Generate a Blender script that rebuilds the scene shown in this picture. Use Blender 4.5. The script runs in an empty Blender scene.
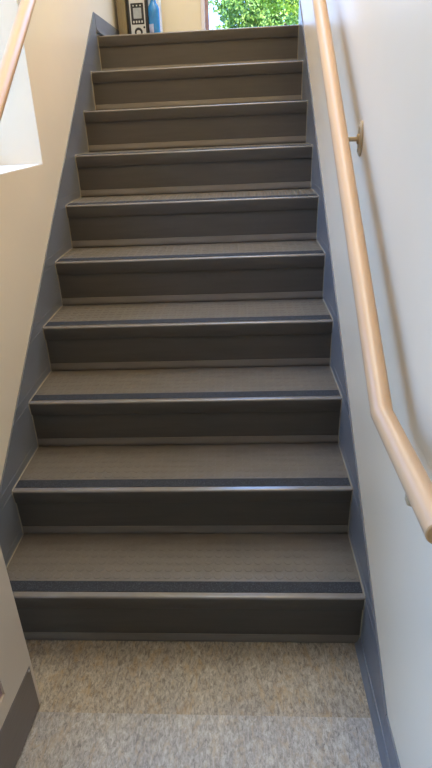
import bpy, bmesh, math, random
from mathutils import Vector, Matrix
random.seed(7)
S = bpy.context.scene
COL = S.collection

# ------------------------------------------------------------------ dimensions (metres)
RISE, RUN, NST = 0.178, 0.2531, 10
HW = 0.5230            # half width between stringer faces
XW = 0.5280            # wall face
SLOPE = RISE / RUN
LAND_Z = NST * RISE    # 1.78
FZ = -0.010            # lower floor: the first rise is a centimetre taller
LAND_Y = (NST - 1) * RUN
BACK_Y = 3.12
CEIL = 4.3

# ------------------------------------------------------------------ materials
def mat(name, col, rough=0.5, spec=0.5, metal=0.0):
    m = bpy.data.materials.new(name)
    m.use_nodes = True
    b = m.node_tree.nodes['Principled BSDF']
    b.inputs['Base Color'].default_value = (*col, 1)
    b.inputs['Roughness'].default_value = rough
    b.inputs['Specular IOR Level'].default_value = spec
    b.inputs['Metallic'].default_value = metal
    return m, m.node_tree, b

def noise_mix(nt, b, c1, c2, scale=(1, 1, 1), nscale=8.0, detail=6.0, lo=0.35, hi=0.65, bump=0.0, bdist=0.002, coord='Object'):
    N, L = nt.nodes, nt.links
    tc = N.new('ShaderNodeTexCoord'); mp = N.new('ShaderNodeMapping')
    mp.inputs['Scale'].default_value = scale
    L.new(tc.outputs[coord], mp.inputs['Vector'])
    nz = N.new('ShaderNodeTexNoise')
    nz.inputs['Scale'].default_value = nscale; nz.inputs['Detail'].default_value = detail
    L.new(mp.outputs[0], nz.inputs['Vector'])
    rp = N.new('ShaderNodeValToRGB')
    rp.color_ramp.elements[0].position = lo; rp.color_ramp.elements[0].color = (*c1, 1)
    rp.color_ramp.elements[1].position = hi; rp.color_ramp.elements[1].color = (*c2, 1)
    L.new(nz.outputs['Fac'], rp.inputs['Fac'])
    L.new(rp.outputs['Color'], b.inputs['Base Color'])
    if bump:
        bp = N.new('ShaderNodeBump'); bp.inputs['Strength'].default_value = bump; bp.inputs['Distance'].default_value = bdist
        L.new(nz.outputs['Fac'], bp.inputs['Height']); L.new(bp.outputs['Normal'], b.inputs['Normal'])
    return nz, rp, mp

def simple(name, col, rough=0.5, spec=0.5, metal=0.0, var=0.06, nscale=20, bump=0.0, scale=(1, 1, 1)):
    m, nt, b = mat(name, col, rough, spec, metal)
    lo = tuple(c * (1 - var) for c in col); hi = tuple(min(1, c * (1 + var)) for c in col)
    noise_mix(nt, b, lo, hi, scale, nscale, 5, 0.3, 0.7, bump)
    return m

M = {}
PAINT = (0.79, 0.668, 0.485)
M['paint'] = simple('cream_wall_paint', PAINT, 0.33, 0.4, var=0.02, nscale=3, bump=0.04)
M['ceiling'] = simple('ceiling_paint', (0.78, 0.74, 0.68), 0.8, 0.2, var=0.02)
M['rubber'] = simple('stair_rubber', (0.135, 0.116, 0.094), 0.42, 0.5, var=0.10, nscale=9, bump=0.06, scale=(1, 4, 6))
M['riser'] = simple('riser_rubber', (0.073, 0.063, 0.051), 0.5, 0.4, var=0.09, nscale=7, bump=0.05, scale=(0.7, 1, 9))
M['nosing'] = simple('nosing_rubber', (0.165, 0.148, 0.13), 0.19, 0.7, var=0.08, nscale=14, bump=0.03)
M['stringer'] = simple('grey_stringer_vinyl', (0.150, 0.154, 0.163), 0.32, 0.5, var=0.10, nscale=6, bump=0.04)
M['caulk'] = simple('caulk', (0.32, 0.285, 0.22), 0.5, 0.4, var=0.12, nscale=30)
M['joint'] = simple('joint_sealant', (0.20, 0.20, 0.20), 0.4, 0.4, var=0.1)
M['rail'] = simple('beige_rail_enamel', (0.57, 0.365, 0.20), 0.34, 0.55, var=0.035, nscale=6, bump=0.03)
M['rail_cap'] = simple('rail_end_timber', (0.50, 0.30, 0.13), 0.5, 0.4, var=0.15, nscale=30)
M['bracket'] = simple('painted_bracket', (0.52, 0.40, 0.24), 0.35, 0.5, var=0.15, nscale=30)
M['steel'] = simple('screw_steel', (0.75, 0.74, 0.72), 0.3, 0.5, 1.0, var=0.05)
M['kick'] = simple('brushed_kick_plate', (0.20, 0.17, 0.15), 0.42, 0.5, 0.35, var=0.08, nscale=12, scale=(1, 1, 20))
M['door'] = simple('door_paint', (0.62, 0.52, 0.40), 0.4, 0.4, var=0.02, nscale=5)
M['dark'] = simple('black_plastic', (0.012, 0.012, 0.014), 0.4, 0.5, var=0.1)
M['silver'] = simple('silver_plastic', (0.50, 0.50, 0.48), 0.4, 0.5, var=0.04)
M['screen'] = simple('grey_display', (0.33, 0.35, 0.36), 0.25, 0.5, var=0.08, nscale=60)
M['blue'] = simple('blue_plastic', (0.02, 0.19, 0.47), 0.2, 0.6, var=0.2, nscale=18)
M['navy'] = simple('navy_cap', (0.02, 0.025, 0.06), 0.4, 0.5, var=0.1)
M['pale_label'] = simple('pale_label', (0.30, 0.33, 0.50), 0.35, 0.5, var=0.15, nscale=40)
M['white'] = simple('white_card', (0.80, 0.78, 0.75), 0.6, 0.3, var=0.03)
M['card'] = simple('corrugated_card', (0.21, 0.16, 0.088), 0.7, 0.2, var=0.14, nscale=5, scale=(14, 14, 0.6))
M['winframe'] = simple('painted_window_frame', (0.78, 0.68, 0.66), 0.4, 0.4, var=0.03)
M['winwood'] = simple('red_brown_frame', (0.40, 0.24, 0.22), 0.4, 0.4, var=0.12, nscale=8, scale=(6, 6, 1))
M['bark'] = simple('bark', (0.14, 0.10, 0.06), 0.9, 0.2, var=0.3, nscale=20)
M['lawn'] = simple('lawn', (0.10, 0.20, 0.04), 0.9, 0.2, var=0.35, nscale=12)
M['paving'] = simple('grey_paving', (0.22, 0.23, 0.25), 0.8, 0.3, var=0.15, nscale=6)
M['carpet'] = simple('landing_floor_vinyl', (0.26, 0.23, 0.19), 0.4, 0.4, var=0.1)

# grip strip: navy black grit with pale specks
m, nt, b = mat('grip_strip_grit', (0.02, 0.024, 0.034), 0.7, 0.35)
vz, rp, mp = noise_mix(nt, b, (0.014, 0.016, 0.021), (0.085, 0.09, 0.105), nscale=420, detail=2, lo=0.5, hi=0.78, bump=0.35, bdist=0.001)
M['grip'] = m

# leaves: each leaf its own green
def leafmat(name, c1, c2):
    m, nt, b = mat(name, c1, 0.45, 0.4)
    N, L = nt.nodes, nt.links
    g = N.new('ShaderNodeNewGeometry'); rp = N.new('ShaderNodeValToRGB')
    rp.color_ramp.elements[0].color = (*c1, 1); rp.color_ramp.elements[1].color = (*c2, 1)
    L.new(g.outputs['Random Per Island'], rp.inputs['Fac']); L.new(rp.outputs['Color'], b.inputs['Base Color'])
    tr = N.new('ShaderNodeBsdfTranslucent'); mx = N.new('ShaderNodeMixShader'); mx.inputs['Fac'].default_value = 0.4
    L.new(rp.outputs['Color'], tr.inputs['Color'])
    L.new(b.outputs[0], mx.inputs[1]); L.new(tr.outputs[0], mx.inputs[2])
    L.new(mx.outputs[0], N['Material Output'].inputs['Surface'])
    return m
M['leaf'] = leafmat('sunny_leaves', (0.09, 0.15, 0.012), (0.26, 0.36, 0.045))
M['leaf2'] = leafmat('deep_leaves', (0.06, 0.13, 0.025), (0.17, 0.27, 0.06))

# marbled linoleum, two tones
def lino(name, c1, c2, c3, seed):
    m, nt, b = mat(name, c1, 0.42, 0.4)
    N, L = nt.nodes, nt.links
    tc = N.new('ShaderNodeTexCoord'); mp = N.new('ShaderNodeMapping')
    mp.inputs['Scale'].default_value = (1.0, 0.42, 1); mp.inputs['Location'].default_value = (seed, seed * .7, 0)
    L.new(tc.outputs['Object'], mp.inputs['Vector'])
    def nz(s, d, r=0.6, dist=0.0):
        n = N.new('ShaderNodeTexNoise'); n.inputs['Scale'].default_value = s; n.inputs['Detail'].default_value = d
        n.inputs['Roughness'].default_value = r; n.inputs['Distortion'].default_value = dist
        L.new(mp.outputs[0], n.inputs['Vector']); return n
    def ramp(n, a, c0, c1_, z):
        r = N.new('ShaderNodeValToRGB'); r.color_ramp.elements[0].position = a; r.color_ramp.elements[1].position = z
        r.color_ramp.elements[0].color = (*c0, 1); r.color_ramp.elements[1].color = (*c1_, 1)
        L.new(n.outputs['Fac'], r.inputs['Fac']); return r
    base = ramp(nz(125, 7, 0.8, 0.5), 0.37, c1, c2, 0.63)
    warm = ramp(nz(40, 6, 0.75, 0.8), 0.50, (0, 0, 0), (1, 1, 1), 0.68)
    dk = ramp(nz(150, 6, 0.8, 1.0), 0.55, (0, 0, 0), (1, 1, 1), 0.64)
    big = ramp(nz(9, 3), 0.3, (0.86, 0.86, 0.88), (1.12, 1.1, 1.06), 0.7)
    def mix(f, a, bcol, fac=None, mode='MIX'):
        x = N.new('ShaderNodeMix'); x.data_type = 'RGBA'; x.blend_type = mode
        if f is not None:
            mu = N.new('ShaderNodeMath'); mu.operation = 'MULTIPLY'; mu.inputs[1].default_value = fac
            L.new(f.outputs['Color'], mu.inputs[0]); L.new(mu.outputs[0], x.inputs['Factor'])
        else: x.inputs['Factor'].default_value = fac
        L.new(a, x.inputs['A'])
        if isinstance(bcol, tuple): x.inputs['B'].default_value = (*bcol, 1)
        else: L.new(bcol, x.inputs['B'])
        return x.outputs['Result']
    c = mix(warm, base.outputs['Color'], c3, 0.75)
    c = mix(dk, c, tuple(k * 0.35 for k in c1), 0.6)
    c = mix(None, c, big.outputs['Color'], 1.0, 'MULTIPLY')
    L.new(c, b.inputs['Base Color'])
    return m
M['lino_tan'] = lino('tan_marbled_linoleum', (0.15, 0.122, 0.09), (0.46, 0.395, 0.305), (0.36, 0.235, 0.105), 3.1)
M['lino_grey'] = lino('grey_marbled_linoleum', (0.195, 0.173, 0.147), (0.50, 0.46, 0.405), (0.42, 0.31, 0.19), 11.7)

# glass
m = bpy.data.materials.new('window_glass'); m.use_nodes = True
nt = m.node_tree; nt.nodes.clear()
o_ = nt.nodes.new('ShaderNodeOutputMaterial'); t_ = nt.nodes.new('ShaderNodeBsdfTransparent'); g_ = nt.nodes.new('ShaderNodeBsdfGlossy')
g_.inputs['Roughness'].default_value = 0.02; x_ = nt.nodes.new('ShaderNodeMixShader'); f_ = nt.nodes.new('ShaderNodeFresnel'); f_.inputs['IOR'].default_value = 1.3
t_.inputs['Color'].default_value = (0.96, 0.98, 0.97, 1)
gm_ = nt.nodes.new('ShaderNodeNewGeometry'); iv_ = nt.nodes.new('ShaderNodeMath'); iv_.operation = 'SUBTRACT'; iv_.inputs[0].default_value = 1.0
ml_ = nt.nodes.new('ShaderNodeMath'); ml_.operation = 'MULTIPLY'      # reflect on the outer faces of the pane only
nt.links.new(gm_.outputs['Backfacing'], iv_.inputs[1]); nt.links.new(f_.outputs[0], ml_.inputs[0]); nt.links.new(iv_.outputs[0], ml_.inputs[1])
nt.links.new(ml_.outputs[0], x_.inputs[0]); nt.links.new(t_.outputs[0], x_.inputs[1]); nt.links.new(g_.outputs[0], x_.inputs[2]); nt.links.new(x_.outputs[0], o_.inputs[0])
M['glass'] = m

# ------------------------------------------------------------------ mesh helpers
def link(name, bm, material, parent=None, smooth=False, bevel=0.0, seg=2):
    bmesh.ops.recalc_face_normals(bm, faces=bm.faces)
    me = bpy.data.meshes.new(name); bm.to_mesh(me); bm.free()
    for mt in (material if isinstance(material, (list, tuple)) else [material]):
        me.materials.append(mt)
    if smooth:
        for p in me.polygons: p.use_smooth = True
        me.set_sharp_from_angle(angle=math.radians(40))
    o = bpy.data.objects.new(name, me); COL.objects.link(o)
    if parent: o.parent = parent
    if bevel:
        bv = o.modifiers.new('bevel', 'BEVEL'); bv.width = bevel; bv.segments = seg; bv.limit_method = 'ANGLE'
    return o

def box(bm, x0, x1, y0, y1, z0, z1, mi=0):
    v = [bm.verts.new(p) for p in ((x0,y0,z0),(x1,y0,z0),(x1,y1,z0),(x0,y1,z0),(x0,y0,z1),(x1,y0,z1),(x1,y1,z1),(x0,y1,z1))]
    for f in ((0,3,2,1),(4,5,6,7),(0,1,5,4),(1,2,6,5),(2,3,7,6),(3,0,4,7)):
        bm.faces.new([v[i] for i in f]).material_index = mi

def prism(bm, poly, x0, x1):
    """poly: list of (y,z), extruded in x"""
    a = [bm.verts.new((x0, y, z)) for y, z in poly]; c = [bm.verts.new((x1, y, z)) for y, z in poly]
    n = len(poly)
    bm.faces.new(a); bm.faces.new(list(reversed(c)))
    for i in range(n): bm.faces.new((a[i], c[i], c[(i+1) % n], a[(i+1) % n]))

def tube(bm, path, rad, seg=24, caps=True):
    """sharp mitred tube through points"""
    P = [Vector(p) for p in path]; n = len(P)
    R_ = rad if isinstance(rad, (list, tuple)) else [rad] * n
    rings = []
    up0 = None
    for i in range(n):
        d0 = (P[i] - P[i-1]).normalized() if i else (P[1] - P[0]).normalized()
        d1 = (P[i+1] - P[i]).normalized() if i < n-1 else d0
        t = (d0 + d1).normalized()
        if up0 is None:
            up0 = Vector((1, 0, 0)) if abs(d0.x) < 0.9 else Vector((0, 0, 1))
        u = (up0 - up0.dot(d0) * d0).normalized(); w = d0.cross(u)
        ring = []
        for k in range(seg):
            a = 2 * math.pi * k / seg
            q = u * math.cos(a) * R_[i] + w * math.sin(a) * R_[i]
            q = q - d0 * (q.dot(t) / d0.dot(t))      # slide along d0 onto the mitre plane
            ring.append(bm.verts.new(P[i] + q))
        rings.append(ring)
        up0 = (u - u.dot(d1) * d1).normalized() if abs(u.dot(d1)) < 0.99 else None
    for r0, r1 in zip(rings, rings[1:]):
        for k in range(seg): bm.faces.new((r0[k], r0[(k+1) % seg], r1[(k+1) % seg], r1[k]))
    if caps: bm.faces.new(rings[0]); bm.faces.new(list(reversed(rings[-1])))
    return rings

def disc(bm, c, axis, r, h, seg=20, sx=1.0, bev=0.0):
    """short cylinder starting at c along axis; sx stretches it in z"""
    A = Vector(axis).normalized(); u = Vector((0, 0, 1)) if abs(A.z) < .9 else Vector((1, 0, 0))
    u = (u - u.dot(A) * A).normalized(); w = A.cross(u); c = Vector(c)
    prof = [(r, 0), (r, h - bev), (r - bev, h)] if bev else [(r, 0), (r, h)]
    rings = [[bm.verts.new(c + A * z + u * math.cos(t) * rr * sx + w * math.sin(t) * rr) for t in [2*math.pi*k/seg for k in range(seg)]] for rr, z in prof]
    for r0, r1 in zip(rings, rings[1:]):
        for k in range(seg): bm.faces.new((r0[k], r0[(k+1) % seg], r1[(k+1) % seg], r1[k]))
    bm.faces.new(rings[0]); bm.faces.new(list(reversed(rings[-1])))

def lathe(bm, prof, c, seg=28, sy=1.0):
    rings = [[bm.verts.new((c[0] + r*math.cos(2*math.pi*k/seg), c[1] + sy*r*math.sin(2*math.pi*k/seg), c[2] + z)) for k in range(seg)] for r, z in prof]
    for r0, r1 in zip(rings, rings[1:]):
        for k in range(seg): bm.faces.new((r0[k], r0[(k+1) % seg], r1[(k+1) % seg], r1[k]))
    bm.faces.new(rings[0]); bm.faces.new(list(reversed(rings[-1])))

def empty(name, loc=(0, 0, 0)):
    o = bpy.data.objects.new(name, None); o.empty_display_size = 0.1; o.location = loc; COL.objects.link(o); return o

def tag(o, label=None, cat=None, group=None, kind=None):
    if label: o['label'] = label
    if cat: o['category'] = cat
    if group: o['group'] = group
    if kind: o['kind'] = kind
    return o

def struct(o, label=None, cat=None): return tag(o, label, cat, kind='structure')

def at(o, parent):           # parent an object whose mesh is in world coordinates under a placed Empty
    o.parent = parent; o.location = -Vector(parent.location); return o

NB = bmesh.new

# ------------------------------------------------------------------ room shell
TONE_Y = -0.222  # floor turns from tan to greyer at this line
bm = NB()
box(bm, -XW-0.4, XW+1.2, TONE_Y, 0.06, -0.06, FZ, 0)
box(bm, -XW-0.4, XW+1.2, -4.0, TONE_Y, -0.06, FZ, 1)
struct(link('floor', bm, [M['lino_tan'], M['lino_grey']]), 'marbled linoleum floor at the foot of the stairs, tan meeting a greyer tone', 'floor')

bm = NB(); box(bm, -XW, 1.7, LAND_Y + 0.045, BACK_Y, LAND_Z - 0.1, LAND_Z)
struct(link('floor_landing', bm, M['carpet']), 'landing floor at the top of the stairs', 'floor')

# left wall with a deep window recess
WY0, WY1, WZ0, WZ1, WD = -0.15, 1.066, 1.2415, 2.75, 0.34
bm = NB(); xo = -XW - WD
DY0, DY1, DZ1 = -1.06, -0.285, 2.08          # opening behind the glazed door
box(bm, xo, -XW, -1.10, DY0, -0.06, CEIL); box(bm, xo, -XW, DY1, WY0, -0.06, CEIL); box(bm, xo, -XW, DY0, DY1, DZ1, CEIL); box(bm, xo, -XW, DY0, DY1, -0.06, FZ)
box(bm, xo, -XW, WY1, BACK_Y + 0.12, -0.05, CEIL)
box(bm, xo, -XW, WY0, WY1, -0.05, WZ0)
box(bm, xo, -XW, WY0, WY1, WZ1, CEIL)
bmesh.ops.remove_doubles(bm, verts=bm.verts, dist=1e-5)
struct(link('wall_left', bm, M['paint']), 'cream painted left stairwell wall with a deep window recess', 'wall')

bm = NB(); box(bm, XW, XW + 0.15, -1.10, LAND_Y + 0.02, -0.05, CEIL)
struct(link('wall_right', bm, M['paint']), 'pale painted right stairwell wall carrying the long handrail', 'wall')

# wall at the foot, with the doorway one looks through
bm = NB()
box(bm, -2.2, -0.46, -1.22, -1.10, -0.05, CEIL); box(bm, 0.60, 2.2, -1.22, -1.10, -0.05, CEIL)
box(bm, -0.46, 0.60, -1.22, -1.10, 2.15, CEIL)
struct(link('wall_front', bm, M['paint']), 'cream wall with the doorway at the foot of the stairs', 'wall')
# hall behind the doorway
bm = NB(); box(bm, -2.2, 2.2, -4.1, -4.0, -0.05, CEIL); box(bm, -2.2, -2.1, -4.0, -1.22, -0.05, CEIL); box(bm, 2.1, 2.2, -4.0, -1.22, -0.05, CEIL)
struct(link('wall_hall', bm, M['paint']), 'cream walls of the hall behind the doorway', 'wall')

# landing end wall, left of the tall window, and the walls of the side landing
GX0, GX1, GZ0, GZ1 = -0.018, 1.35, LAND_Z + 0.04, 3.95
bm = NB()
box(bm, -XW, GX0, BACK_Y, BACK_Y + 0.12, LAND_Z - 0.2, CEIL)
box(bm, GX1, 1.82, BACK_Y, BACK_Y + 0.12, LAND_Z - 0.2, CEIL)
box(bm, GX0, GX1, BACK_Y, BACK_Y + 0.12, GZ1, CEIL); box(bm, GX0, GX1, BACK_Y, BACK_Y + 0.12, LAND_Z - 0.2, GZ0)
struct(link('wall_back', bm, M['paint']), 'cream end wall of the landing beside the tall window', 'wall')
bm = NB()
box(bm, 1.7, 1.82, LAND_Y - 0.1, BACK_Y, LAND_Z - 0.2, CEIL); box(bm, XW + 0.15, 1.82, LAND_Y - 0.1, LAND_Y + 0.02, LAND_Z - 0.2, CEIL)
struct(link('wall_landing', bm, M['paint']), 'cream side wall of the upper landing', 'wall')
bm = NB(); box(bm, -2.2, 2.2, -4.1, BACK_Y + 0.12, CEIL, CEIL + 0.1)
struct(link('ceiling', bm, M['ceiling']), 'pale ceiling over stairwell and hall', 'ceiling')

# baseboards
def baseboard(name, lab, y0, y1, z, x, sgn, toe=None):
    poly = [(0, 0), (0.022, 0), (0.0215, 0.004), (0.014, 0.010), (0.009, 0.018), (0.0065, 0.030), (0.006, 0.084), (0.004, 0.089), (0, 0.089)]
    bm = NB(); n = len(poly)
    if toe is not None:
        poly = [(0, 0.02), (0.0062, 0.02)] + poly[6:]; n = len(poly)
        tp = [(0, 0), (0.020, 0), (0.0195, 0.003), (0.0135, 0.009), (0.0095, 0.018), (0.0075, 0.028), (0.0045, 0.0295), (0, 0.0295)]
        ta = [bm.verts.new((x - sgn*p, y0, z + q)) for p, q in tp]; tb = [bm.verts.new((x - sgn*p, toe, z + q)) for p, q in tp]
        bm.faces.new(ta); bm.faces.new(list(reversed(tb)))
        for i in range(len(tp)): bm.faces.new((ta[i], tb[i], tb[(i+1) % len(tp)], ta[(i+1) % len(tp)]))
    a = [bm.verts.new((x - sgn*p, y0, z + q)) for p, q in poly]; c = [bm.verts.new((x - sgn*p, y1, z + q)) for p, q in poly]
    bm.faces.new(a); bm.faces.new(list(reversed(c)))
    for i in range(n): bm.faces.new((a[i], c[i], c[(i+1) % n], a[(i+1) % n]))
    return struct(link(name, bm, M['stringer'], smooth=True), lab, 'baseboard')
baseboard('baseboard_right', 'dark grey coved baseboard along the right wall at the foot of the stairs', -1.10, -0.274, FZ, XW, 1, 0.0)
baseboard('baseboard_landing', 'grey baseboard on the left wall of the landing', 2.262, BACK_Y, LAND_Z + 0.012, -XW, -1)

# ------------------------------------------------------------------ windows
def glazing(name, lab, x0, x1, y0, y1, z0, z1, plane):
    e = empty(name, ((x0+x1)/2, (y0+y1)/2, z0)); struct(e, lab, 'window')
    def bars(bm, w, d0, d1, inset=0.0):
        if plane == 'y':
            a0, a1 = x0 + inset, x1 - inset
            B = lambda u0, u1, v0, v1: box(bm, u0, u1, d0, d1, v0, v1)
        else:
            a0, a1 = y0 + inset, y1 - inset
            B = lambda u0, u1, v0, v1: box(bm, d0, d1, u0, u1, v0, v1)
        b0, b1 = z0 + inset, z1 - inset
        B(a0, a0 + w, b0, b1); B(a1 - w, a1, b0, b1); B(a0 + w, a1 - w, b0, b0 + w); B(a0 + w, a1 - w, b1 - w, b1)
    return e, bars
# tall landing window
e, bars = glazing('window_1', 'tall landing window full of sunlit green leaves', GX0, GX1, BACK_Y, BACK_Y + 0.12, GZ0, GZ1, 'y')
bm = NB(); bars(bm, 0.024, BACK_Y - 0.012, BACK_Y + 0.10, 0.001); at(link('window_frame', bm, M['winframe'], bevel=0.002), e)
bm = NB(); bars(bm, 0.022, BACK_Y + 0.02, BACK_Y + 0.075, 0.026); at(tag(link('sash', bm, M['winwood'], bevel=0.002), 'red-brown inner sash'), e)
bm = NB(); box(bm, GX0 + 0.047, GX1 - 0.047, BACK_Y + 0.045, BACK_Y + 0.051, GZ0 + 0.047, GZ1 - 0.047); at(link('window_pane', bm, M['glass']), e)
# left recess window
xg0, xg1 = -XW - WD + 0.02, -XW - WD + 0.09
e, bars = glazing('window_2', 'window deep in the left wall recess behind the handrail', xg0, xg1, WY0, WY1, WZ0 + 0.004, WZ1, 'x')
bm = NB(); bars(bm, 0.05, xg0, xg1, 0.001); at(link('window_frame', bm, M['white'], bevel=0.003), e)
bm = NB(); box(bm, xg0 + 0.03, xg0 + 0.036, WY0 + 0.05, WY1 - 0.05, WZ0 + 0.055, WZ1 - 0.05); at(link('window_pane', bm, M['glass']), e)
bm = NB(); box(bm, xg1 + 0.001, -XW - 0.002, WY0 + 0.001, WY1 - 0.001, WZ0 + 0.0002, WZ0 + 0.003); at(tag(link('window_sill', bm, M['white']), 'white sill'), e)

# ------------------------------------------------------------------ staircase
st = empty('staircase', (0, 0, 0))
tag(st, 'straight flight of brown rubber stairs with dark grip strips climbing to the landing', 'stairs')
XI = HW - 0.0006

def nosing_bm(strip=True):
    poly = [(0.002, -0.050), (-0.0025, -0.050), (-0.0040, -0.047), (-0.0080, -0.012), (-0.00845, -0.0066), (-0.0085, -0.0055)]
    for k in range(1, 7):
        a = math.pi - k * math.pi / 12
        poly.append((-0.0030 + 0.0055 * math.cos(a), -0.0055 + 0.0055 * math.sin(a)))
    poly += [(0.052, 0.0), (0.052, -0.006), (0.006, -0.006), (0.0005, -0.012)]
    bm = NB(); prism(bm, poly, -XI, XI)
    for f in bm.faces:
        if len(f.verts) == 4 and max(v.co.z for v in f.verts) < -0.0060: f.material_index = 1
    return bm
def strip_bm():
    bm = NB(); box(bm, -XI + 0.004, XI - 0.004, 0.0105, 0.0500, 0.0002, 0.0016); return bm
def tread_bm():
    bm = NB(); box(bm, -XI, XI, 0.0525, RUN + 0.0066, -0.014, 0.0)
    nx, sp = 35, 0.0295
    for i in range(nx):
        for j in range(6):
            disc(bm, ((i - (nx-1)/2) * sp, 0.072 + j * sp, -0.0002), (0, 0, 1), 0.0122, 0.0012, 14, 1.0, 0.0008)
    return bm
def riser_bm(low=-0.014):
    # local: y from the step line, z from the tread below
    poly = [(0.007, low), (0.007, 0.002), (0.0045, 0.125), (0.003, RISE - 0.0125), (0.013, RISE - 0.0125), (0.017, low)]
    bm = NB(); prism(bm, poly, -XI, XI); return bm
def cove_bm(dz=0.0):
    poly = [(0.0010, 0.0035), (0.0000, 0.0085), (0.0010, 0.0150), (0.0036, 0.0235), (0.0050, 0.0295), (0.0062, 0.0300), (0.0066, 0.0035)]
    poly = [(p, q_ + dz) for p, q_ in poly]
    bm = NB(); prism(bm, poly, -XI, XI); return bm

tr0 = nos0 = grip0 = ris0 = cov0 = None
def put(proto, name, parent, loc):
    o = proto.copy(); COL.objects.link(o); o.parent = parent; o.location = loc; return o
for n in range(1, NST + 1):
    y, z = (n - 1) * RUN, n * RISE
    if n < NST:
        if tr0 is None:
            tr0 = link('tread', tread_bm(), M['rubber'], st, smooth=True); tr0.location = (0, y, z)
            nos0 = link('nosing', nosing_bm(), [M['nosing'], M['riser']], tr0, smooth=True)
            grip0 = tag(link('grip_strip', strip_bm(), M['grip'], tr0), 'dark gritty grip strip')
        else:
            t = put(tr0, 'tread', st, (0, y, z)); put(nos0, 'nosing', t, (0, 0, 0)); put(grip0, 'grip_strip', t, (0, 0, 0))
    else:
        bm = nosing_bm(); t = link('landing_nosing', bm, [M['nosing'], M['riser']], st, smooth=True); t.location = (0, y, z)
    if n == 1:
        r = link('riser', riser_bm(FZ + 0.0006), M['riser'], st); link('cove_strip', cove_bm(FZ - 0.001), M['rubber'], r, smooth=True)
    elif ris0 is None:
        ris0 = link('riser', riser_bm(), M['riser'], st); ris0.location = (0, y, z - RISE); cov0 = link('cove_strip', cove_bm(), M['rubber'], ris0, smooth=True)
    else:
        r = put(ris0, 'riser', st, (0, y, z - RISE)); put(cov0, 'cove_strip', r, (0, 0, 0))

# the solid flight underneath
bm = NB(); pl = [(0.03, FZ + 0.0004)]
for n in range(1, NST + 1):
    pl.append(((n-1)*RUN + 0.03, n*RISE - 0.03)); pl.append((n*RUN + 0.03, n*RISE - 0.03))
pl[-1] = (LAND_Y + 0.044, NST*RISE - 0.03); pl.append((LAND_Y + 0.044, FZ + 0.0004))
prism(bm, pl, -XI, XI); link('stair_core', bm, M['rubber'], st)
for s in (-1, 1):
    poly = [(-0.273, FZ + 0.0004), (0.9, FZ + 0.0004), (LAND_Y + 0.04, LAND_Z - 0.25), (LAND_Y + 0.018 if s > 0 else 2.26, LAND_Z - 0.05)]
    if s > 0: poly += [(LAND_Y + 0.018, LAND_Z + 0.113), (2.06, SLOPE*2.06 + 0.285)]
    else: poly += [(2.26, LAND_Z + 0.101), (2.243, LAND_Z + 0.101)]
    poly += [(-0.273, 0.0805)]
    bm = NB(); xa, xb = s * HW, s * (XW - 0.0004)
    prism(bm, poly, min(xa, xb), max(xa, xb))
    sg = link('stringer', bm, M['stringer'], st)
    # caulk along the zigzag of risers and treads
    bm = NB()
    xc = s * (HW - 0.0006)
    for n in range(1, NST + 1):
        y, z = (n - 1) * RUN, n * RISE
        pts = [(-0.0002, z - RISE + 0.004), (0.001, z - RISE + 0.032), (0.0005, z - 0.052), (-0.0050, z - 0.047), (-0.0095, z - 0.010), (-0.002, z + 0.0012)]
        if n < NST: pts.append((RUN - 0.003, z + 0.0012))
        tube(bm, [(xc, y + a, b_) for a, b_ in pts], 0.0021, 6)
    link('caulk_bead', bm, M['caulk'], sg, smooth=True)
    bm = NB(); xj = s * (HW - 0.0002)
    for n in range(1, NST + 1):
        y, z = (n - 1) * RUN, n * RISE
        yt = (z - 0.285) / SLOPE + 0.003
        box(bm, min(xj, xj - s*0.0008), max(xj, xj - s*0.0008), yt, y - 0.012, z - 0.006, z - 0.0045)
        z2 = z - RISE + 0.03; yt = max((z2 - 0.285) / SLOPE + 0.003, -0.26)
        if n > 1: box(bm, min(xj, xj - s*0.0008), max(xj, xj - s*0.0008), yt, y - 0.006, z2, z2 + 0.0012)
    link('joint_line', bm, M['joint'], sg)

# ------------------------------------------------------------------ handrails
def handrail(name, label, s, path, brackets, capend):
    r = empty(name, path[0]); tag(r, label, 'handrail')
    bm = NB(); tube(bm, path, 0.0212, 40)
    at(link('rail', bm, M['rail'], smooth=True), r)
    d = (Vector(path[0]) - Vector(path[1])).normalized()
    bm = NB(); disc(bm, Vector(path[0]) + d * 0.0001, d, 0.0206, 0.0022, 32, 1.0, 0.001)
    at(tag(link('end_cap', bm, M['rail_cap'], smooth=True), 'brown cut end of the rail'), r)
    for (by, bz, rz) in brackets:
        xr = s * (XW - 0.0645); xw = s * (XW - 0.0006)
        bm = NB(); tube(bm, [(xw - s*0.008, by, bz), (xr + s*0.012, by, bz), (xr + s*0.003, by, bz + 0.004), (xr, by, bz + 0.012), (xr, by, rz - 0.018)], 0.0058, 14)
        br = link('bracket', bm, M['bracket'], smooth=True); at(br, r)
        bm = NB(); disc(bm, (xw, by, bz), (-s, 0, 0), 0.019, 0.0075, 28, 2.3, 0.003); disc(bm, (xw - s*0.0074, by, bz), (-s, 0, 0), 0.011, 0.005, 20, 1.2, 0.002)
        ro = link('wall_plate', bm, M['bracket'], smooth=True); ro.parent = br
        for k in (-1, 1):
            bm = NB(); disc(bm, (xw - s*0.0074, by, bz + k*0.028), (-s, 0, 0), 0.0055, 0.002, 14, 1.0, 0.0008)
            sc = link('screw', bm, M['bracket'], smooth=True); sc.parent = br
    return r
XR = XW - 0.0645
zr = lambda y: 0.972 + SLOPE * y
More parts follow.
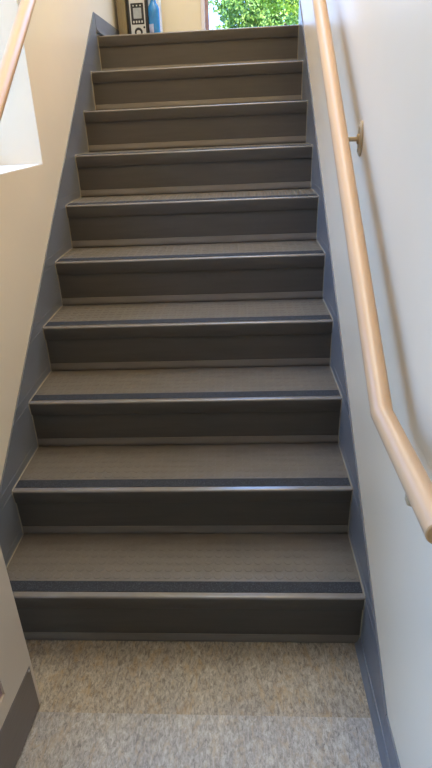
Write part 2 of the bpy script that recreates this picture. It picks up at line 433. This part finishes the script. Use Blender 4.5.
handrail('handrail', 'beige round handrail on the right wall, bent level above the bottom step', 1,
         [(XR, -0.527, 0.845), (XR, -0.1807, 0.845), (XR, 2.16, zr(2.16))],
         [(-0.385, 0.785, 0.845), (0.519, 1.303, zr(0.519)), (1.33, 1.303 + SLOPE*0.811, zr(1.33)), (2.05, 1.303 + SLOPE*1.531, zr(2.05))], True)
zl = lambda y: 1.040 + SLOPE * y
handrail('handrail', 'beige round handrail on the left wall crossing the window recess', -1,
         [(-XR, -0.30, zl(-0.205)), (-XR, -0.205, zl(-0.205)), (-XR, 2.3, zl(2.3))],
         [(-0.20, zl(-0.205) - 0.034, zl(-0.205)), (1.42, zl(1.42) - 0.034, zl(1.42)), (2.15, zl(2.15) - 0.034, zl(2.15))], True)

# ------------------------------------------------------------------ open door at the foot
D = empty('door_1', (-0.3517, -0.1965, 0.0)); struct(D, 'cream glazed door with a dark kick plate standing ajar on the left at the foot of the stairs', 'door')
D.rotation_euler.z = math.atan2(0.0097, 0.152) * -1      # leaf runs back towards -y and slightly -x
DL, DT, DH = 0.86, 0.044, 2.05
# local: face at x=0 (towards the stairs), leaf runs from y=0 back to -DL, z up
px0, px1, pz0, pz1 = -0.128, -DL + 0.115, 0.205, DH - 0.12
bm = NB()
box(bm, -DT, 0, px0, 0, -0.0035, DH); box(bm, -DT, 0, -DL, px1, -0.0035, DH)
box(bm, -DT, 0, px1, px0, -0.0035, pz0); box(bm, -DT, 0, px1, px0, pz1, DH)
bmesh.ops.remove_doubles(bm, verts=bm.verts, dist=1e-5)
link('door_leaf', bm, M['door'], D)
bm = NB()
for (y0, y1, z0, z1) in ((px0 - 0.012, px0 - 0.0005, pz0 + .0005, pz1), (px1 + .0005, px1 + 0.012, pz0 + .0005, pz1), (px1 + 0.012, px0 - 0.012, pz0 + .0005, pz0 + 0.012), (px1 + 0.012, px0 - 0.012, pz1 - 0.012, pz1 - .0005)):
    box(bm, -0.020, -0.006, y0, y1, z0, z1)
gb = link('glazing_bead', bm, M['winwood'], D)
bm = NB(); box(bm, -0.026, -0.021, px1 + 0.001, px0 - 0.001, pz0 + 0.001, pz1 - 0.001); link('door_glass', bm, M['glass'], D)
bm = NB(); box(bm, 0.0002, 0.0016, -DL + 0.006, -0.0135, 0.000, 0.151)
kp = tag(link('kick_plate', bm, M['kick'], D, bevel=0.0004), 'dark brown metal kick plate')
for y in (-0.0205, -0.25, -0.50, -DL + 0.013):
    for z in (0.1425,):
        bm = NB(); disc(bm, (0.0016, y, z), (1, 0, 0), 0.0034, 0.0014, 12, 1.0, 0.0007); link('screw', bm, M['steel'], kp, smooth=True)
bm = NB(); disc(bm, (0.0002, -0.06, 1.0), (1, 0, 0), 0.026, 0.008, 24, 1.0, 0.002); tube(bm, [(0.008, -0.06, 1.0), (0.05, -0.06, 1.0), (0.05, -0.075, 1.0), (0.05, -0.17, 1.0)], 0.009, 14)
link('door_handle', bm, M['steel'], D, smooth=True)

# ------------------------------------------------------------------ things on the landing
LZ = LAND_Z + 0.0005
# cardboard carton, leftmost
cb = empty('cardboard_carton', (-0.47, 2.86, LZ)); tag(cb, 'tall brown cardboard carton standing on the landing at the left wall', 'box')
bm = NB(); box(bm, -0.0345, 0.0155, -0.03, 0.16, 0, 0.40); link('carton_body', bm, M['card'], cb, bevel=0.003)
bm = NB(); box(bm, -0.022, 0.003, -0.0345, -0.0302, 0.001, 0.40); link('carton_flap', bm, M['card'], cb, bevel=0.001)
bm = NB(); box(bm, -0.034, 0.015, -0.03, 0.06, 0.4002, 0.4035); link('top_flap', bm, M['card'], cb)

# silver and black device
dv = empty('handheld_meter', (-0.386, 2.86, LZ)); tag(dv, 'silver and black meter with a grey screen and dial standing on the landing', 'meter')
def rounded(bm, w, h, d0, d1, r, z0=0.0, taper=0.0, seg=6):
    pts = []
    for cx, cz, a0 in ((w-r, r, -90), (w-r, h-r, 0), (-w+r, h-r, 90), (-w+r, r, 180)):
        for k in range(seg + 1):
            a = math.radians(a0 + 90*k/seg); pts.append((cx + r*math.cos(a), cz + r*math.sin(a)))
    pts = [(x*(1 + taper*(z/h - .5)), z) for x, z in pts]
    a = [bm.verts.new((x, d0, z0 + z)) for x, z in pts]; c = [bm.verts.new((x, d1, z0 + z)) for x, z in pts]
    n = len(pts); bm.faces.new(a); bm.faces.new(list(reversed(c)))
    for i in range(n): bm.faces.new((a[i], c[i], c[(i+1) % n], a[(i+1) % n]))
bm = NB(); rounded(bm, 0.0625, 0.285, -0.012, 0.040, 0.016, 0, 0.06); link('body', bm, M['dark'], dv, smooth=True, bevel=0.003)
bm = NB(); rounded(bm, 0.0455, 0.262, -0.0165, -0.0122, 0.014, 0.010, 0.06); link('front_panel', bm, M['silver'], dv, smooth=True, bevel=0.0015)
bm = NB(); rounded(bm, 0.0385, 0.108, -0.0178, -0.0167, 0.005, 0.114); bz = tag(link('display_bezel', bm, M['dark'], dv), 'black screen surround')
bm = NB(); rounded(bm, 0.0245, 0.054, -0.0190, -0.0179, 0.003, 0.144); link('screen', bm, M['screen'], bz)
for k in range(4):
    bm = NB(); rounded(bm, 0.0045, 0.011, -0.0205, -0.0179, 0.002, 0.122); o = link('button', bm, M['silver'], bz, bevel=0.0006); o.location.x = (-1.5 + k) * 0.0165
for k in range(3):
    bm = NB(); rounded(bm, 0.0035, 0.007, -0.0190, -0.0179, 0.002, 0.2055); o = link('indicator', bm, M['silver'], bz); o.location.x = -0.022 + k * 0.021
bm = NB(); disc(bm, (0, -0.0167, 0.074), (0, -1, 0), 0.0245, 0.006, 28, 1.0, 0.002); dl = tag(link('dial', bm, M['dark'], dv, smooth=True), 'black round dial')
bm = NB(); disc(bm, (0, -0.0228, 0.072), (0, -1, 0), 0.0125, 0.004, 20, 1.0, 0.001); link('dial_centre', bm, M['silver'], dl, smooth=True)
bm = NB(); disc(bm, (0.036, -0.0167, 0.098), (0, -1, 0), 0.006, 0.003, 14, 1.0, 0.001); link('small_button', bm, M['dark'], dv, smooth=True)
bm = NB(); rounded(bm, 0.018, 0.008, -0.0175, -0.0167, 0.003, 0.240); link('badge', bm, M['dark'], dv)

# blue bottle
bt = empty('blue_bottle', (-0.289, 2.86, LZ)); tag(bt, 'blue plastic bottle with sloping shoulders standing right of the meter', 'bottle')
bm = NB(); lathe(bm, [(0.024, 0), (0.0325, 0.006), (0.034, 0.03), (0.0345, 0.178), (0.0335, 0.192), (0.028, 0.206), (0.0205, 0.218), (0.0165, 0.226), (0.0155, 0.25)], (0, 0, 0), 32, 0.8)
link('bottle_body', bm, M['blue'], bt, smooth=True)
bm = NB(); lathe(bm, [(0.0175, 0.2502), (0.0175, 0.276), (0.011, 0.283), (0.006, 0.30)], (0, 0, 0), 24, 1.0); link('cap', bm, M['navy'], bt, smooth=True)
bm = NB()
vs = []
for k in range(10):
    a = math.radians(-158 + k * 7); vs.append([bm.verts.new((0.0346*math.cos(a), 0.8*0.0346*math.sin(a), z)) for z in (0.035, 0.112)])
for p, q in zip(vs, vs[1:]): bm.faces.new((p[0], q[0], q[1], p[1]))
lb = link('bottle_label', bm, M['pale_label'], bt, smooth=True)
so = lb.modifiers.new('thick', 'SOLIDIFY'); so.thickness = 0.0004; so.offset = 1
# white carton behind the bottle
wc = empty('white_carton', (-0.296, 2.97, LZ)); tag(wc, 'white carton standing behind the blue bottle by the landing wall', 'box')
bm = NB(); box(bm, -0.040, 0.036, -0.06, 0.06, 0, 0.36); link('carton_body', bm, M['white'], wc, bevel=0.002)
bm = NB(); box(bm, -0.039, 0.035, -0.06, -0.01, 0.3602, 0.3625); link('top_flap', bm, M['white'], wc)

# ------------------------------------------------------------------ outdoors
bm = NB(); box(bm, -14, 14, BACK_Y + 0.4, 30, 1.2, 1.3); box(bm, -14, -1.4, -12, BACK_Y + 0.4, -0.3, -0.2, 1)
struct(link('ground', bm, [M['lawn'], M['paving']]), 'green ground outside the windows', 'ground')
def tree(label, loc, r, n, lm, size, squash=0.85, trunk=True):
    t = empty('leafy_tree', loc); tag(t, label, 'tree', 'trees outside the landing window')
    bm = NB(); h = r * 0.35
    tube(bm, [(0, 0, 0), (0.03, 0.02, h*0.5), (0.0, 0, h), (0.05, -.03, h + r*0.6)], [0.10, 0.08, 0.065, 0.02], 10)
    for a in range(5):
        an = a * 1.256; tube(bm, [(0, 0, h*0.8 + a*.05), (math.cos(an)*r*.35, math.sin(an)*r*.35, h + r*.25), (math.cos(an)*r*.7, math.sin(an)*r*.7, h + r*.5)], [0.045, 0.03, 0.012], 8)
    link('trunk', bm, M['bark'], t, smooth=True)
    me_v, me_f = [], []
    cl = []
    for i in range(46):
        d = Vector((random.gauss(0, 1), random.gauss(0, 1), random.gauss(0, 1))).normalized() * r * random.uniform(0.45, 0.92)
        cl.append((Vector((d.x, d.y, d.z*squash)), r * random.uniform(0.16, 0.30)))
    for i in range(n):
        c, cr = random.choice(cl)
        d = Vector((random.gauss(0, 1), random.gauss(0, 1), random.gauss(0, 1))).normalized() * cr * random.uniform(0.5, 1.0)**0.5
        p = c + d + Vector((0, 0, h + r*0.8))
        nrm = (d.normalized() * 0.7 + Vector((random.uniform(-1, 1), random.uniform(-1, 1), random.uniform(-.4, 1.0)))).normalized()
        u = nrm.orthogonal().normalized(); u.rotate(Matrix.Rotation(random.uniform(0, 6.28), 3, nrm)); w = nrm.cross(u)
        s = size * random.uniform(0.6, 1.3); b0 = len(me_v)
        for a, b_, cdown in ((-1, 0, 0), (-0.1, -0.5, .12), (1, 0, -.1), (-0.1, 0.5, .12)):
            me_v.append(p + u*a*s + w*b_*s + nrm*cdown*s)
        me_f.append((b0, b0+1, b0+2, b0+3))
    me = bpy.data.meshes.new('crown'); me.from_pydata([tuple(v) for v in me_v], [], me_f); me.materials.append(lm)
    o = bpy.data.objects.new('crown', me); COL.objects.link(o); o.parent = t
    return t
tree('bright green leafy tree filling the right of the landing window', (1.35, 6.4, 1.3), 1.10, 26000, M['leaf'], 0.026)
tree('deeper green leafy tree in the middle of the landing window', (0.90, 9.2, 1.3), 1.20, 24000, M['leaf2'], 0.032)
tree('green tree at the right behind the bright one', (3.2, 11.4, 1.3), 1.9, 20000, M['leaf2'], 0.045)

# ------------------------------------------------------------------ light
w = bpy.data.worlds.new('World'); S.world = w; w.use_nodes = True
nt = w.node_tree; bg = nt.nodes['Background']
tc = nt.nodes.new('ShaderNodeTexCoord'); sx_ = nt.nodes.new('ShaderNodeSeparateXYZ'); rp = nt.nodes.new('ShaderNodeValToRGB')
nt.links.new(tc.outputs['Generated'], sx_.inputs[0]); nt.links.new(sx_.outputs['Z'], rp.inputs['Fac'])
el = rp.color_ramp.elements                      # whitish haze at the horizon, blue higher up
el[0].position = 0.0; el[0].color = (0.27, 0.378, 0.61, 1)
el[1].position = 0.75; el[1].color = (0.42, 0.79, 1.68, 1)
e2 = el.new(0.35); e2.color = (0.33, 0.575, 1.18, 1)
nt.links.new(rp.outputs['Color'], bg.inputs['Color']); bg.inputs['Strength'].default_value = 7.2

def area(name, loc, rot, sx, sy, power, col, portal=False):
    l = bpy.data.lights.new(name, 'AREA'); l.shape = 'RECTANGLE'; l.size = sx; l.size_y = sy; l.energy = power; l.color = col
    o = bpy.data.objects.new(name, l); o.location = loc; o.rotation_euler = rot; COL.objects.link(o)
    if portal: l.cycles.is_portal = True
    return o
R90 = math.pi / 2
area('window_portal', (GX0/2 + GX1/2, BACK_Y + 0.16, (GZ0 + GZ1)/2), (-R90, 0, 0), GX1 - GX0, GZ1 - GZ0, 1, (1, 1, 1), True)
area('door_portal', (-XW - WD - 0.02, (DY0 + DY1)/2, DZ1/2), (R90, 0, -R90), DY1 - DY0, DZ1, 1, (1, 1, 1), True)
area('window_portal', (-XW - WD - 0.02, (WY0 + WY1)/2, (WZ0 + WZ1)/2), (R90, 0, -R90), WY1 - WY0, WZ1 - WZ0, 1, (1, 1, 1), True)
sun = bpy.data.lights.new('sun', 'SUN'); sun.energy = 46.0; sun.angle = 0.01; sun.color = (1.0, 0.93, 0.8)
so_ = bpy.data.objects.new('sun', sun); so_.rotation_euler = Vector((-0.35, 0.62, -0.75)).to_track_quat('-Z', 'Y').to_euler(); COL.objects.link(so_)
# cool light over the stairs, plus added unseen fills for left wall and foot
area('warm_fill', (XW - 0.10, 0.7, 3.0), (0, math.radians(70), 0), 0.6, 2.2, 31, (1.0, 0.68, 0.26))  # unseen fill, added to warm the left wall
area('overhead_light', (0.0, 1.5, CEIL - 0.02), (0, 0, 0), 0.8, 2.0, 46, (0.80, 0.92, 1.02))
area('overhead_light', (0.0, -2.4, CEIL - 0.02), (0, 0, 0), 1.2, 1.2, 17, (0.80, 0.92, 1.05))  # unseen cool fill in the hall, added to brighten the stair foot

# ------------------------------------------------------------------ camera
cam = bpy.data.cameras.new('camera'); co = bpy.data.objects.new('camera', cam); COL.objects.link(co)
Rm = ((0.997978555046628, 0.01704638295621564, 0.0612227449168572),
      (0.04737732955748337, 0.4425290114758969, -0.8955017937704911),
      (-0.04235790730248764, 0.8965921563510778, 0.44082685133584854))
co.matrix_world = Matrix.Translation((0.1912, -1.1450, 1.3713)) @ Matrix(Rm).to_4x4()
cam.sensor_fit = 'VERTICAL'; cam.sensor_height = 24.0; cam.lens = 558.6984 * 24.0 / 768.0
cam.shift_x = 10.0275 / 768.0; cam.shift_y = 8.5789 / 768.0
cam.clip_start = 0.02
S.camera = co
vs = S.view_settings
vs.view_transform = 'Standard'; vs.look = 'None'; vs.gamma = 1.0; vs.use_curve_mapping = False; vs.exposure = 0.0
try:
    S.cycles.use_denoising = True
except Exception:
    pass
